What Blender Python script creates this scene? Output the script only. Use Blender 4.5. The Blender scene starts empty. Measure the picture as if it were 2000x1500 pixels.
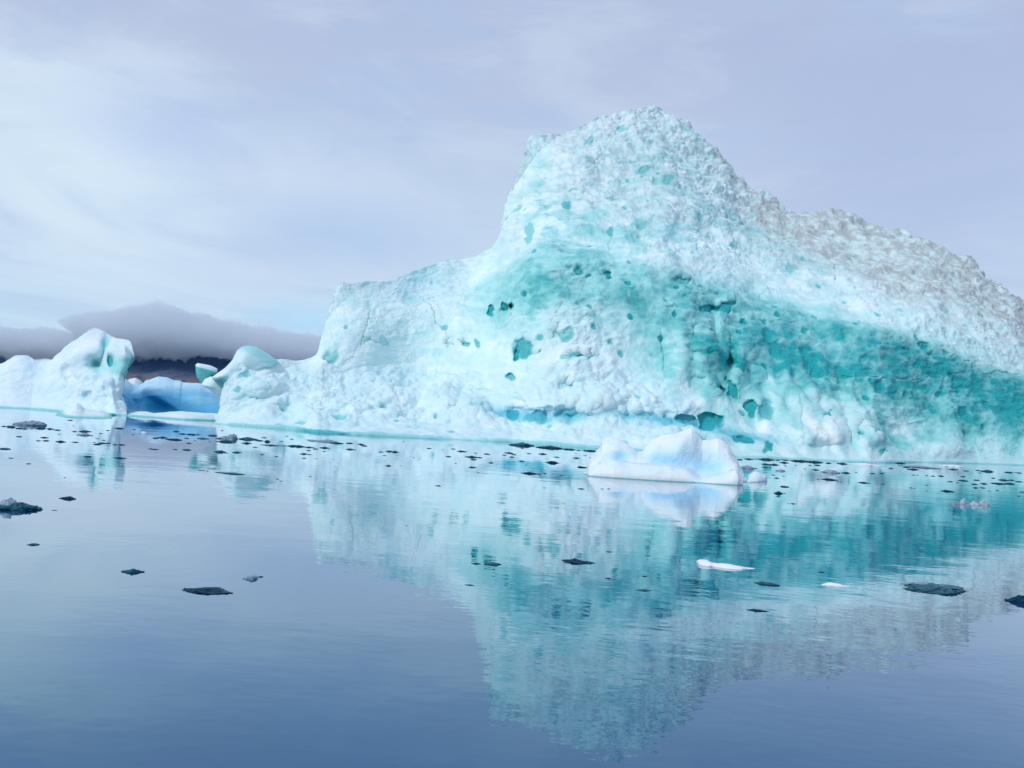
import bpy, math, random
import numpy as np
from mathutils import Matrix, Vector

# ------------------------------------------------------------------ camera, sky, sun, exposure
SC = bpy.context.scene
COL = SC.collection
CAM_H = 2.2
FPX = 1650.0                      # focal length in photo pixels (photo 2000 x 1500)
ROLL = math.atan(0.0647)
PITCH = math.atan(50.0 / FPX)
r0 = np.array([1.0, 0, 0])
f0 = np.array([0, math.cos(PITCH), math.sin(PITCH)])
up = np.array([0, -math.sin(PITCH), math.cos(PITCH)])
cx_ = r0 * math.cos(ROLL) + up * math.sin(ROLL)
cy_ = -r0 * math.sin(ROLL) + up * math.cos(ROLL)
cam_d = bpy.data.cameras.new("camera")
cam = bpy.data.objects.new("camera", cam_d)
COL.objects.link(cam)
M = Matrix.Identity(4)
for i in range(3):
    M[i][0] = cx_[i]; M[i][1] = cy_[i]; M[i][2] = -f0[i]
M[2][3] = CAM_H
cam.matrix_world = M
cam_d.sensor_fit = 'HORIZONTAL'
cam_d.sensor_width = 36.0
cam_d.lens = 36.0 * FPX / 2000.0
cam_d.clip_start = 0.1
cam_d.clip_end = 60000
SC.camera = cam

SUN_EL, SUN_AZ = math.radians(38), math.radians(224)    # azimuth clockwise from +Y: behind the camera, to the left
world = bpy.data.worlds.new("World")
SC.world = world
world.use_nodes = True
nt = world.node_tree
nt.nodes.clear()


class NG:
    """small helper to write node graphs"""
    def __init__(s, t): s.t = t
    def n(s, typ, **kw):
        nd = s.t.nodes.new(typ)
        for k, v in kw.items():
            if k[0] == '_': setattr(nd, k[1:], v)
        return nd
    def inp(s, nd, k, v):
        if hasattr(v, 'links') or isinstance(v, bpy.types.NodeSocket): s.t.links.new(v, nd.inputs[k])
        else: nd.inputs[k].default_value = v
    def math(s, op, a, b=0.0, clamp=False):
        nd = s.n('ShaderNodeMath', _operation=op); nd.use_clamp = clamp
        s.inp(nd, 0, a); s.inp(nd, 1, b); return nd.outputs[0]
    def mr(s, v, a, b, c=0.0, d=1.0, smooth=True):
        nd = s.n('ShaderNodeMapRange'); nd.interpolation_type = 'SMOOTHSTEP' if smooth else 'LINEAR'
        s.inp(nd, 'Value', v)
        for k, x in (('From Min', a), ('From Max', b), ('To Min', c), ('To Max', d)): nd.inputs[k].default_value = x
        return nd.outputs[0]
    def mix(s, f, a, b, blend='MIX'):
        nd = s.n('ShaderNodeMix', _data_type='RGBA', _blend_type=blend)
        s.inp(nd, 0, f)
        for k, v in ((6, a), (7, b)):
            if isinstance(v, tuple): v = tuple(v) + (1.0,) if len(v) == 3 else v
            s.inp(nd, k, v)
        return nd.outputs[2]
    def noise(s, vec, scale, detail=3, rough=0.5, dist=0.0):
        nd = s.n('ShaderNodeTexNoise')
        s.inp(nd, 'Vector', vec)
        nd.inputs['Scale'].default_value = scale; nd.inputs['Detail'].default_value = detail
        nd.inputs['Roughness'].default_value = rough; nd.inputs['Distortion'].default_value = dist
        return nd.outputs['Fac']
    def mapping(s, vec, scale=(1, 1, 1), loc=(0, 0, 0), rot=(0, 0, 0)):
        nd = s.n('ShaderNodeMapping'); s.inp(nd, 'Vector', vec)
        nd.inputs['Scale'].default_value = scale; nd.inputs['Location'].default_value = loc
        nd.inputs['Rotation'].default_value = rot
        return nd.outputs[0]


g = NG(nt)
tc = g.n('ShaderNodeTexCoord')
dirv = tc.outputs['Generated']
sky = g.n('ShaderNodeTexSky')
sky.sky_type = 'NISHITA'; sky.sun_disc = False
sky.sun_elevation = SUN_EL; sky.sun_rotation = SUN_AZ
sky.air_density = 1.0; sky.dust_density = 1.0; sky.ozone_density = 2.0
bg1 = g.n('ShaderNodeBackground'); nt.links.new(sky.outputs[0], bg1.inputs[0]); bg1.inputs[1].default_value = 0.1
sep = g.n('ShaderNodeSeparateXYZ'); nt.links.new(dirv, sep.inputs[0])
el = sep.outputs[2]
# overcast veil: pale blue at the horizon, lavender higher up
c1 = g.mix(g.mr(el, 0.0, 0.16), (0.47, 0.66, 0.79), (0.46, 0.58, 0.73))
c2 = g.mix(g.mr(el, 0.14, 0.42), c1, (0.39, 0.46, 0.63))
wv = g.mapping(dirv, scale=(1.6, 1.6, 6.0), rot=(0.0, 0.22, 0.0), loc=(0.35, 0.2, 0.4))
nz = g.noise(wv, 1.9, 7, 0.58, 0.9)
c3 = g.mix(g.mr(nz, 0.46, 0.66, 0, 0.6), c2, (0.36, 0.48, 0.69))
nz2 = g.noise(g.mapping(dirv, scale=(2, 2, 7), rot=(0, -0.3, 0), loc=(3.1, 0.7, 1.2)), 1.8, 7, 0.6, 0.8)
c4 = g.mix(g.mr(nz2, 0.45, 0.68, 0, 0.5), c3, (0.51, 0.60, 0.73))


def sky_patch(base, d, rad, col, amt, flat=(1, 1, 1)):
    vm = g.n('ShaderNodeVectorMath', _operation='SUBTRACT')
    nt.links.new(dirv, vm.inputs[0]); vm.inputs[1].default_value = d
    vs = g.n('ShaderNodeVectorMath', _operation='MULTIPLY')
    nt.links.new(vm.outputs[0], vs.inputs[0]); vs.inputs[1].default_value = flat
    vl = g.n('ShaderNodeVectorMath', _operation='LENGTH'); nt.links.new(vs.outputs[0], vl.inputs[0])
    wob = g.math('ADD', vl.outputs['Value'], g.math('MULTIPLY', g.math('SUBTRACT', nz, 0.5), rad * 1.6))
    return g.mix(g.mr(wob, 0.0, rad, amt, 0.0), base, col)


def ray(px, py):
    px = np.asarray(px, float); py = np.asarray(py, float)
    X = (px - 1000.0) / FPX; Y = (750.0 - py) / FPX
    d = f0 + X[..., None] * cx_ + Y[..., None] * cy_
    return d


def udir(px, py):
    d = ray(px, py); d = d / np.linalg.norm(d)
    return tuple(float(v) for v in d)


c5 = sky_patch(c4, udir(180, 320), 0.24, (0.60, 0.72, 0.81), 0.8, (1, 1, 1.5))
c6 = sky_patch(c5, udir(560, 330), 0.16, (0.52, 0.62, 0.76), 0.6, (0.8, 1, 1.6))
c7 = sky_patch(c6, udir(660, 455), 0.13, (0.34, 0.47, 0.70), 0.55, (0.7, 1, 2.2))
c8 = sky_patch(c7, udir(330, 260), 0.10, (0.40, 0.50, 0.74), 0.6, (0.7, 1, 1.6))
c9 = sky_patch(c8, udir(1800, 330), 0.28, (0.34, 0.41, 0.61), 0.6, (1, 1, 1))
c9 = sky_patch(c9, udir(600, 630), 0.07, (0.36, 0.62, 0.84), 0.8, (0.6, 1, 2.2))
bg2 = g.n('ShaderNodeBackground'); nt.links.new(c9, bg2.inputs[0]); bg2.inputs[1].default_value = 1.0
ms = g.n('ShaderNodeMixShader'); ms.inputs[0].default_value = 0.92
nt.links.new(bg1.outputs[0], ms.inputs[1]); nt.links.new(bg2.outputs[0], ms.inputs[2])
wo = g.n('ShaderNodeOutputWorld'); nt.links.new(ms.outputs[0], wo.inputs[0])

sun_d = bpy.data.lights.new("sun", 'SUN')
sun_d.energy = 1.5; sun_d.angle = math.radians(12); sun_d.color = (1.0, 0.95, 0.90)
sun = bpy.data.objects.new("sun", sun_d); COL.objects.link(sun)
sv = Vector((math.sin(SUN_AZ) * math.cos(SUN_EL), math.cos(SUN_AZ) * math.cos(SUN_EL), math.sin(SUN_EL)))
sun.rotation_euler = sv.to_track_quat('Z', 'Y').to_euler()

SC.view_settings.view_transform = 'Standard'
SC.view_settings.look = 'None'
SC.view_settings.gamma = 1.0
SC.view_settings.exposure = 0.30
SC.render.engine = 'CYCLES'
SC.cycles.use_denoising = True
SC.cycles.max_bounces = 8
SC.cycles.volume_bounces = 5
SC.cycles.caustics_reflective = False
SC.cycles.caustics_refractive = False

# ------------------------------------------------------------------ numeric helpers
rng = np.random.default_rng(7)


def AE(px, py):
    d = ray(px, py)
    return d[..., 0] / d[..., 1], d[..., 2] / d[..., 1]


def pix(A, E):
    """photo pixel of the direction (A, 1, E)"""
    d0 = A * 0 + 1.0
    zc = f0[1] * d0 + f0[2] * E
    xc = cx_[0] * A + cx_[1] * d0 + cx_[2] * E
    yc = cy_[0] * A + cy_[1] * d0 + cy_[2] * E
    return 1000 + FPX * xc / zc, 750 - FPX * yc / zc


def hash3(ix, iy, iz, seed):
    h = (ix.astype(np.uint32) * np.uint32(374761393) + iy.astype(np.uint32) * np.uint32(668265263)
         + iz.astype(np.uint32) * np.uint32(2147483647) + np.uint32(seed * 974711 + 13))
    h = (h ^ (h >> np.uint32(13))) * np.uint32(1274126177)
    h = (h ^ (h >> np.uint32(16))) * np.uint32(2246822519)
    return h ^ (h >> np.uint32(15))


def perlin(P, scale, seed=0, stretch=(1, 1, 1)):
    """gradient noise, about -1..1; scale = feature size in metres"""
    Q = [(P[..., k] / (scale * stretch[k])).astype(np.float32) for k in range(3)]
    I = [np.floor(q).astype(np.int64) for q in Q]
    F = [q - i for q, i in zip(Q, I)]
    W = [f * f * f * (f * (f * 6 - 15) + 10) for f in F]
    out = 0
    for a in (0, 1):
        wa = W[0] if a else 1 - W[0]
        for b in (0, 1):
            wb = W[1] if b else 1 - W[1]
            for c in (0, 1):
                wc = W[2] if c else 1 - W[2]
                h = hash3(I[0] + a, I[1] + b, I[2] + c, seed)
                gx = (h & np.uint32(1023)).astype(np.float32) / 511.5 - 1
                gy = ((h >> np.uint32(10)) & np.uint32(1023)).astype(np.float32) / 511.5 - 1
                gz = ((h >> np.uint32(20)) & np.uint32(1023)).astype(np.float32) / 511.5 - 1
                out = out + wa * wb * wc * (gx * (F[0] - a) + gy * (F[1] - b) + gz * (F[2] - c))
    return out * 1.5


def fbm(P, scale, octs=4, seed=0, stretch=(1, 1, 1), gain=0.5, ridged=False):
    s = 0; a = 1.0; t = 0
    for o in range(octs):
        n = perlin(P, scale / 2 ** o, seed + o * 17, stretch)
        if ridged: n = 1 - 2 * np.abs(n)
        s = s + a * n; t += a; a *= gain
    return s / t


def worley(P, scale, seed=0, stretch=(1, 1, 1)):
    """distance to nearest feature point in cells, and a random id 0..1 of that cell"""
    Q = [(P[..., k] / (scale * stretch[k])).astype(np.float32) for k in range(3)]
    I = [np.floor(q).astype(np.int64) for q in Q]
    F = [q - i for q, i in zip(Q, I)]
    best = np.full(Q[0].shape, 9.0, np.float32); ident = np.zeros(Q[0].shape, np.float32)
    for a in (-1, 0, 1):
        for b in (-1, 0, 1):
            for c in (-1, 0, 1):
                h = hash3(I[0] + a, I[1] + b, I[2] + c, seed)
                jx = (h & np.uint32(1023)).astype(np.float32) / 1023
                jy = ((h >> np.uint32(10)) & np.uint32(1023)).astype(np.float32) / 1023
                jz = ((h >> np.uint32(20)) & np.uint32(1023)).astype(np.float32) / 1023
                d = (a + jx - F[0]) ** 2 + (b + jy - F[1]) ** 2 + (c + jz - F[2]) ** 2
                m = d < best
                best = np.where(m, d, best)
                ident = np.where(m, ((h >> np.uint32(5)) & np.uint32(255)).astype(np.float32) / 255, ident)
    return np.sqrt(best), ident


def ss(x, a, b):
    t = np.clip((x - a) / (b - a), 0, 1)
    return t * t * (3 - 2 * t)


def blob(px, py, x, y, sx, sy, ang=0.0):
    c, s = math.cos(math.radians(ang)), math.sin(math.radians(ang))
    dx, dy = px - x, py - y
    u = (dx * c + dy * s) / sx; v = (-dx * s + dy * c) / sy
    return np.exp(-(u * u + v * v))


def disc(px, py, x, y, sx, sy, ang=0.0, soft=0.35):
    c, s = math.cos(math.radians(ang)), math.sin(math.radians(ang))
    dx, dy = px - x, py - y
    u = (dx * c + dy * s) / sx; v = (-dx * s + dy * c) / sy
    return 1 - ss(np.sqrt(u * u + v * v), 1 - soft, 1 + soft * 0.5)


def interp(x, pts):
    p = sorted(pts)
    return np.interp(x, [q[0] for q in p], [q[1] for q in p])


# ------------------------------------------------------------------ tagging and mesh helpers
def tag(o, label=None, cat=None, group=None, kind=None):
    if label: o['label'] = label
    if cat: o['category'] = cat
    if group: o['group'] = group
    if kind: o['kind'] = kind
    return o


def empty(name, loc=(0, 0, 0)):
    o = bpy.data.objects.new(name, None)
    o.location = loc
    o.empty_display_size = 0.5
    COL.objects.link(o)
    return o


def grid_mesh(name, V, mat, attrs=None, parent=None, closed_u=False, loc=(0, 0, 0), flip=False):
    """V: (rows, cols, 3) grid to a smooth-shaded mesh; attrs: dict name -> (rows, cols)"""
    R, C = V.shape[:2]
    v = (V - np.array(loc)).reshape(-1, 3).astype(np.float32)
    if closed_u:      # outward normals
        n_ = np.roll(V, -1, 1)
        cc = V.reshape(-1, 3).mean(0)
        a_, b_, c_ = V[:-1] - cc, n_[:-1] - cc, n_[1:] - cc
        d_ = V[1:] - cc
        flip = (np.sum(a_ * np.cross(b_, c_)) + np.sum(a_ * np.cross(c_, d_))) < 0
    idx = np.arange(R * C).reshape(R, C)
    if closed_u: idx = np.concatenate([idx, idx[:, :1]], axis=1)
    a, b, c, d = idx[:-1, :-1], idx[:-1, 1:], idx[1:, 1:], idx[1:, :-1]
    q = np.stack([a, b, c, d] if not flip else [a, d, c, b], axis=-1).reshape(-1, 4)
    me = bpy.data.meshes.new(name)
    me.vertices.add(len(v)); me.vertices.foreach_set('co', v.ravel())
    me.loops.add(q.size); me.loops.foreach_set('vertex_index', q.ravel().astype(np.int32))
    me.polygons.add(len(q))
    me.polygons.foreach_set('loop_start', np.arange(0, q.size, 4, dtype=np.int32))
    me.polygons.foreach_set('loop_total', np.full(len(q), 4, np.int32))
    me.update(calc_edges=True)
    me.polygons.foreach_set('use_smooth', np.ones(len(q), bool))
    for k, arr in (attrs or {}).items():
        at = me.attributes.new(k, 'FLOAT', 'POINT')
        at.data.foreach_set('value', np.asarray(arr, np.float32).ravel())
    me.materials.append(mat)
    o = bpy.data.objects.new(name, me)
    COL.objects.link(o)
    o.location = loc
    if parent: o.parent = parent
    return o


def normals_of(V):
    du = np.gradient(V, axis=1); dv = np.gradient(V, axis=0)
    n = np.cross(du, dv)
    n /= np.linalg.norm(n, axis=-1, keepdims=True) + 1e-9
    return n


# ------------------------------------------------------------------ materials
def new_mat(name):
    m = bpy.data.materials.new(name)
    m.use_nodes = True
    m.node_tree.nodes.clear()
    gg = NG(m.node_tree)
    out = gg.n('ShaderNodeOutputMaterial')
    return m, gg, out


def ice_material(name, white=(0.84, 0.95, 0.945), teal=(0.012, 0.36, 0.38), blue=(0.06, 0.46, 0.72),
                 grit_and_grey=(0.25, 0.265, 0.27), bump=0.35, scale=2.2, sss=0.15, rough=0.7, spec=0.25, mid=(0.31, 0.69, 0.69)):
    m, gg, out = new_mat(name)
    geo = gg.n('ShaderNodeNewGeometry'); pos = geo.outputs['Position']
    def attr(n):
        a = gg.n('ShaderNodeAttribute'); a.attribute_name = n; return a.outputs['Fac']
    n1 = gg.noise(pos, scale, 5, 0.6)
    n2 = gg.noise(pos, scale * 0.3, 4, 0.55)
    n3 = gg.noise(pos, scale * 3.5, 4, 0.65)
    base = gg.mix(gg.mr(n2, 0.35, 0.68), white, tuple(w * k for w, k in zip(white, (0.86, 0.96, 0.985))))
    base = gg.mix(gg.mr(n1, 0.55, 0.75, 0, 0.25), base, (0.60, 0.80, 0.86))
    base = gg.mix(gg.mr(n3, 0.56, 0.74, 0, 0.20), base, (0.42, 0.72, 0.76))
    cl = gg.math('ADD', attr('clean'), gg.math('MULTIPLY', gg.math('MULTIPLY', gg.math('SUBTRACT', n3, 0.5), attr('clean')), 0.7), clamp=True)
    base = gg.mix(gg.math('MULTIPLY', cl, 2.0, clamp=True), base, mid)
    base = gg.mix(gg.math('SUBTRACT', gg.math('MULTIPLY', cl, 2.0), 1.0, clamp=True), base, teal)
    base = gg.mix(attr('blue'), base, blue)
    base = gg.mix(attr('grit_and_grey'), base, grit_and_grey)
    p = gg.n('ShaderNodeBsdfPrincipled')
    gg.inp(p, 'Base Color', base)
    p.inputs['Roughness'].default_value = rough
    p.inputs['IOR'].default_value = 1.31
    p.inputs['Specular IOR Level'].default_value = spec
    p.inputs['Subsurface Weight'].default_value = sss
    p.inputs['Subsurface Radius'].default_value = (0.25, 0.7, 1.0)
    p.inputs['Subsurface Scale'].default_value = 0.5
    b = gg.n('ShaderNodeBump'); b.inputs['Strength'].default_value = bump; b.inputs['Distance'].default_value = 0.25
    gg.inp(b, 'Height', gg.math('ADD', gg.noise(pos, scale * 2.0, 6, 0.65), gg.math('MULTIPLY', gg.noise(pos, scale * 0.55, 5, 0.65), 1.6)))
    gg.t.links.new(b.outputs[0], p.inputs['Normal'])
    gg.t.links.new(p.outputs[0], out.inputs[0])
    return m


ICE = ice_material("weathered_ice")
ICE_FIN = ice_material("smooth_ice", white=(0.78, 0.90, 0.93), bump=0.08, sss=0.25, rough=0.4)
ICE_LEFT = ice_material("snowy_ice", white=(0.80, 0.88, 0.92), bump=0.2, scale=1.6)
ICE_BLUE = ice_material("deep_blue_ice", white=(0.50, 0.75, 0.90), blue=(0.010, 0.34, 0.60), bump=0.15, sss=0.2, rough=0.35)
ICE_SNOW = ice_material("snow_covered_ice", white=(0.80, 0.87, 0.88), blue=(0.36, 0.68, 0.88), bump=0.12, scale=5, sss=0.3)


def brash_material(name, col, col2, rough=0.22, bump=0.5):
    m, gg, out = new_mat(name)
    geo = gg.n('ShaderNodeNewGeometry'); pos = geo.outputs['Position']
    oi = gg.n('ShaderNodeObjectInfo')
    n1 = gg.noise(pos, 14, 4, 0.6)
    f = gg.math('ADD', gg.mr(n1, 0.4, 0.7, 0, 0.7), gg.math('MULTIPLY', oi.outputs['Random'], 0.35), clamp=True)
    p = gg.n('ShaderNodeBsdfPrincipled')
    gg.inp(p, 'Base Color', gg.mix(f, col, col2))
    p.inputs['Roughness'].default_value = rough; p.inputs['IOR'].default_value = 1.31
    p.inputs['Specular IOR Level'].default_value = 0.18
    b = gg.n('ShaderNodeBump'); b.inputs['Strength'].default_value = bump; b.inputs['Distance'].default_value = 0.02
    gg.inp(b, 'Height', gg.noise(pos, 30, 5, 0.6)); gg.t.links.new(b.outputs[0], p.inputs['Normal'])
    gg.t.links.new(p.outputs[0], out.inputs[0])
    return m


B_DARK = brash_material("clear_dark_ice", (0.006, 0.06, 0.10), (0.03, 0.16, 0.20))
B_NAVY = brash_material("black_ice", (0.002, 0.02, 0.05), (0.010, 0.09, 0.13), rough=0.4)
B_GREY = brash_material("slushy_grey_ice", (0.14, 0.25, 0.33), (0.38, 0.48, 0.58), rough=0.45)
B_WHITE = brash_material("white_floe_ice", (0.78, 0.84, 0.90), (0.86, 0.88, 0.93), rough=0.6, bump=0.2)
B_PINK = brash_material("pale_floe_ice", (0.30, 0.43, 0.50), (0.52, 0.63, 0.68), rough=0.5)

# water
m, gg, out = new_mat("sea_water")
geo = gg.n('ShaderNodeNewGeometry'); pos = geo.outputs['Position']
p = gg.n('ShaderNodeBsdfPrincipled')
p.inputs['Base Color'].default_value = (0.001, 0.010, 0.15, 1)
p.inputs['Roughness'].default_value = 0.6
p.inputs['Specular IOR Level'].default_value = 0.0
gl = gg.n('ShaderNodeBsdfGlossy'); gl.inputs['Roughness'].default_value = 0.015
lw = gg.n('ShaderNodeLayerWeight'); lw.inputs['Blend'].default_value = 0.5
face = lw.outputs['Facing']
fac = gg.math('POWER', face, 1.9, clamp=True)
gg.inp(gl, 'Color', gg.mix(gg.mr(face, 0.58, 0.92), (0.40, 0.72, 0.72), (0.94, 0.99, 1.0)))
mx = gg.n('ShaderNodeMixShader')
gg.t.links.new(fac, mx.inputs[0]); gg.t.links.new(p.outputs[0], mx.inputs[1]); gg.t.links.new(gl.outputs[0], mx.inputs[2])
w1 = gg.noise(gg.mapping(pos, scale=(0.8, 1.3, 1)), 0.9, 3, 0.45)
w2 = gg.noise(gg.mapping(pos, scale=(1, 1.6, 1), rot=(0, 0, 0.2)), 4.5, 2, 0.4)
patch = gg.mr(gg.noise(gg.mapping(pos, scale=(0.05, 0.22, 1), rot=(0, 0, 0.08)), 1.0, 3, 0.5), 0.38, 0.66, 0.35, 1.0)
hgt = gg.math('MULTIPLY', gg.math('ADD', w1, gg.math('MULTIPLY', w2, 0.18)), patch)
b = gg.n('ShaderNodeBump'); b.inputs['Strength'].default_value = 1.0; b.inputs['Distance'].default_value = 0.009
gg.inp(b, 'Height', hgt); gg.t.links.new(b.outputs[0], gl.inputs['Normal']); gg.t.links.new(b.outputs[0], lw.inputs['Normal'])
gg.t.links.new(mx.outputs[0], out.inputs[0])
WATER = m

# rock
m, gg, out = new_mat("tundra_rock")
geo = gg.n('ShaderNodeNewGeometry'); pos = geo.outputs['Position']
n1 = gg.noise(gg.mapping(pos, scale=(1, 1, 2.2)), 0.022, 6, 0.65)
n2 = gg.noise(gg.mapping(pos, scale=(1, 1, 3), loc=(300, 20, 5)), 0.03, 4, 0.5)
sp = gg.n('ShaderNodeSeparateXYZ'); gg.t.links.new(pos, sp.inputs[0])
low = gg.mr(sp.outputs[2], 20, 75, 1.0, 0.1)
colr = gg.mix(gg.math('MULTIPLY', gg.mr(n1, 0.38, 0.54), low), (0.016, 0.08, 0.20), (0.15, 0.13, 0.13))
colr = gg.mix(gg.mr(n2, 0.70, 0.73, 0, 0.85), colr, (0.7, 0.75, 0.85))
p = gg.n('ShaderNodeBsdfPrincipled'); gg.inp(p, 'Base Color', colr); p.inputs['Roughness'].default_value = 0.95
gg.t.links.new(p.outputs[0], out.inputs[0])
ROCK = m

# cloud
def cloud_material(name, col, dens):
    m, gg, out = new_mat(name)
    v = gg.n('ShaderNodeVolumePrincipled')
    v.inputs['Color'].default_value = col + (1,)
    v.inputs['Density'].default_value = dens
    v.inputs['Anisotropy'].default_value = 0.2
    gg.t.links.new(v.outputs[0], out.inputs['Volume'])
    return m

CLOUD = cloud_material("cloud_vapour", (0.86, 0.92, 0.97), 0.018)

# ------------------------------------------------------------------ the setting: water, mountain
def water_sheet():
    n = 60
    xs = np.linspace(-1, 1, n); xs = np.sign(xs) * np.abs(xs) ** 3 * 20000
    ys = np.linspace(0, 1, n) ** 3 * 30000 - 60
    X, Y = np.meshgrid(xs, ys)
    V = np.stack([X, Y, X * 0], -1)
    o = grid_mesh("water", V, WATER)
    tag(o, "calm blue green sea surface with mirror reflections", kind='structure')


water_sheet()


def column_mass(name, mat, top, foot, Dt, prof, back, cols, rows, x0, x1, depth_fx=None, disp=None, masks=None,
                Dw=None, back_rows=30, under=1.2, warp=None, parent=None, crest=0.6, ref=0):
    """A solid raised column by column: foot line on the water, crest line behind it, and a back slope.
    top / foot: photo outline points used to survey directions; Dt(px): distance of crest; prof(px, t): 0..1 depth share."""
    xx = np.linspace(x0, x1, 4000)             # more columns where the skyline is steep
    sl = np.abs(np.gradient(interp(xx, top), xx))
    wt = np.cumsum(1 + .8 * np.convolve(np.pad(np.clip(sl, 0, 8), 8, mode='edge'), np.ones(17) / 17, 'valid'))
    px_c = np.interp(np.linspace(wt[0], wt[-1], cols), wt, xx)
    tA, tE = AE(np.array([q[0] for q in top], float), np.array([q[1] for q in top], float))
    fA, fE = AE(np.array([q[0] for q in foot], float), np.array([q[1] for q in foot], float))
    A0, _ = AE(px_c, np.full(cols, 800.0))
    ordt = np.argsort(tA); ordf = np.argsort(fA)
    Et = np.interp(A0, tA[ordt], tE[ordt])
    Ef = np.interp(A0, fA[ordf], fE[ordf])
    if Dw is None: dw = -CAM_H / Ef
    else: dw = np.full(cols, float(Dw))
    Et = np.maximum(Et, Ef + 1e-4)
    if ref:                                    # round the kinks of the skyline a little
        ug = np.arange(x0, x1, .5)
        k5 = np.hanning(21); k5 /= k5.sum()
        Et = np.interp(px_c, ug, np.convolve(np.pad(np.interp(ug, px_c, Et), 10, mode='edge'), k5, 'valid'))
    pxt, _ = pix(A0, Et)
    dt = np.maximum(Dt(pxt), dw * 1.005)
    t = (np.arange(rows) / (rows - 1))[:, None]
    E = Ef + (Et - Ef) * t
    A = np.repeat(A0[None], rows, 0)
    PX, PY = pix(A, E)
    T0 = t + 0 * A
    if ref:                                    # depth follows a smoothed skyline, so steep skyline steps leave no crease
        kk = np.exp(-np.linspace(-2.5, 2.5, 2 * ref + 1) ** 2); kk /= kk.sum()
        ug = np.arange(x0, x1, 1.0)
        sm = lambda a_: np.interp(px_c, ug, np.convolve(np.pad(np.interp(ug, px_c, a_), ref, mode='edge'), kk, 'valid'))
        Es, Efs = sm(Et), sm(Ef)
        dt = np.maximum(sm(dt), dw * 1.005)
        T0 = np.clip((E - Ef) / (Es - Efs), 0, 1.6)
    D = dw + (dt - dw) * prof(PX, PY, T0)
    if depth_fx is not None: D = D + depth_fx(PX, PY, t + 0 * A)
    Nf = None
    if ref:                                    # clean normals of the base surface, taken on a regular grid of directions
        nA, nE = 1500, 620
        ga = np.linspace(A0[0], A0[-1], nA); ge = np.linspace(Ef.min(), Et.max(), nE)
        GA, GE = np.meshgrid(ga, ge)
        f_ = lambda a_: np.interp(ga, A0, a_)
        gx, gy = pix(GA, GE)
        gt = np.clip((GE - f_(Ef)) / (f_(Es) - f_(Efs)), 0, 1.6)
        GD = f_(dw) + (f_(dt) - f_(dw)) * prof(gx, gy, gt)
        if depth_fx is not None: GD = GD + depth_fx(gx, gy, gt)
        GN = normals_of(np.stack([GA * GD, GD, CAM_H + GE * GD], -1))
        fi = np.clip((E - ge[0]) / (ge[1] - ge[0]), 0, nE - 1.001); fj = np.clip((A - ga[0]) / (ga[1] - ga[0]), 0, nA - 1.001)
        i0 = fi.astype(int); j0 = fj.astype(int); u_ = (fi - i0)[..., None]; v_ = (fj - j0)[..., None]
        Nf = (GN[i0, j0] * (1 - u_) * (1 - v_) + GN[i0 + 1, j0] * u_ * (1 - v_) + GN[i0, j0 + 1] * (1 - u_) * v_ + GN[i0 + 1, j0 + 1] * u_ * v_)
    if warp is not None:
        A = A + warp(PX, PY) / FPX
    V = np.stack([A * D, D, CAM_H + E * D], -1)
    # skirt under the water
    sk = []
    for k in (1.0, 0.5):
        s = V[0].copy(); s[:, 2] = -under * k; s[:, 1] += 0.2 * k; sk.append(s)
    # back slope
    zt = V[-1, :, 2]
    bk = []
    for j in range(1, back_rows + 1):
        s = j / back_rows
        r = V[-1].copy()
        Db = V[-1, :, 1] + back * s ** crest * np.clip(zt / (zt.max() * 0.35), 0.25, 1)
        r[:, 0] = A[-1] * Db + (A[-1].mean() - A[-1]) * (Db - V[-1, :, 1]) * 0.6
        r[:, 1] = Db
        r[:, 2] = zt - (zt + under) * s ** 1.6
        bk.append(r)
    V = np.concatenate([np.array(sk), V, np.array(bk)], 0)
    nb = back_rows
    PXf = np.concatenate([np.repeat(PX[:1], 2, 0), PX, np.repeat(PX[-1:], nb, 0)], 0)
    PYf = np.concatenate([np.repeat(PY[:1], 2, 0), PY, np.repeat(PY[-1:], nb, 0)], 0)
    T = np.concatenate([np.zeros((2, cols)), t + 0 * A, 1 + np.repeat(((np.arange(nb) + 1) / nb)[:, None], cols, 1)], 0)
    att = {'clean': T * 0, 'blue': T * 0, 'grit_and_grey': T * 0}
    if disp is not None:
        N = normals_of(V)
        if Nf is not None:
            N[2:2 + rows] = Nf
            b_ = min(8, nb)
            for q_ in range(b_):               # ease from the crest normal into the back slope
                k_ = (q_ + 1) / (b_ + 1)
                N[2 + rows + q_] = Nf[-1] * (1 - k_) + N[2 + rows + q_] * k_
        d, extra = disp(V, PXf, PYf, T)
        damp = 0.25 + 0.75 * ss(V[..., 2], 0.0, 1.5) if V[..., 2].max() > 4 else 0.3 + 0.7 * ss(V[..., 2], 0, 0.4)
        d = d * damp
        V = V + N * d[..., None]
        att.update(extra)
    base = np.array([float(V[..., 0].mean()), float(dw.mean()), 0.0])
    o = grid_mesh(name, V, mat, att, parent, loc=(0, 0, 0) if parent else tuple(base), flip=False)
    return o


# ------------------------------------------------------------------ far mountain and clouds
mt_top = [(-600, 700), (-350, 660), (-120, 690), (0, 697), (60, 722), (140, 716), (200, 702), (260, 672), (330, 650),
          (400, 655), (470, 668), (540, 676), (620, 670), (700, 690), (820, 740), (900, 775)]
mt_foot = [(-700, 690), (1000, 801)]
mt_o = column_mass("mountain", ROCK, mt_top, mt_foot, lambda x: 3300 + 0 * x, lambda x, y, t: t ** 0.9, 900,
                   420, 90, -600, 890, Dw=2600, back_rows=12, under=8,
                   disp=lambda V, X, Y, T: (22 * fbm(V, 180, 6, 5, ridged=True), {}))
tag(mt_o, "dark distant mountain with brown lower slopes and snow specks", kind='structure')


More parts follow.
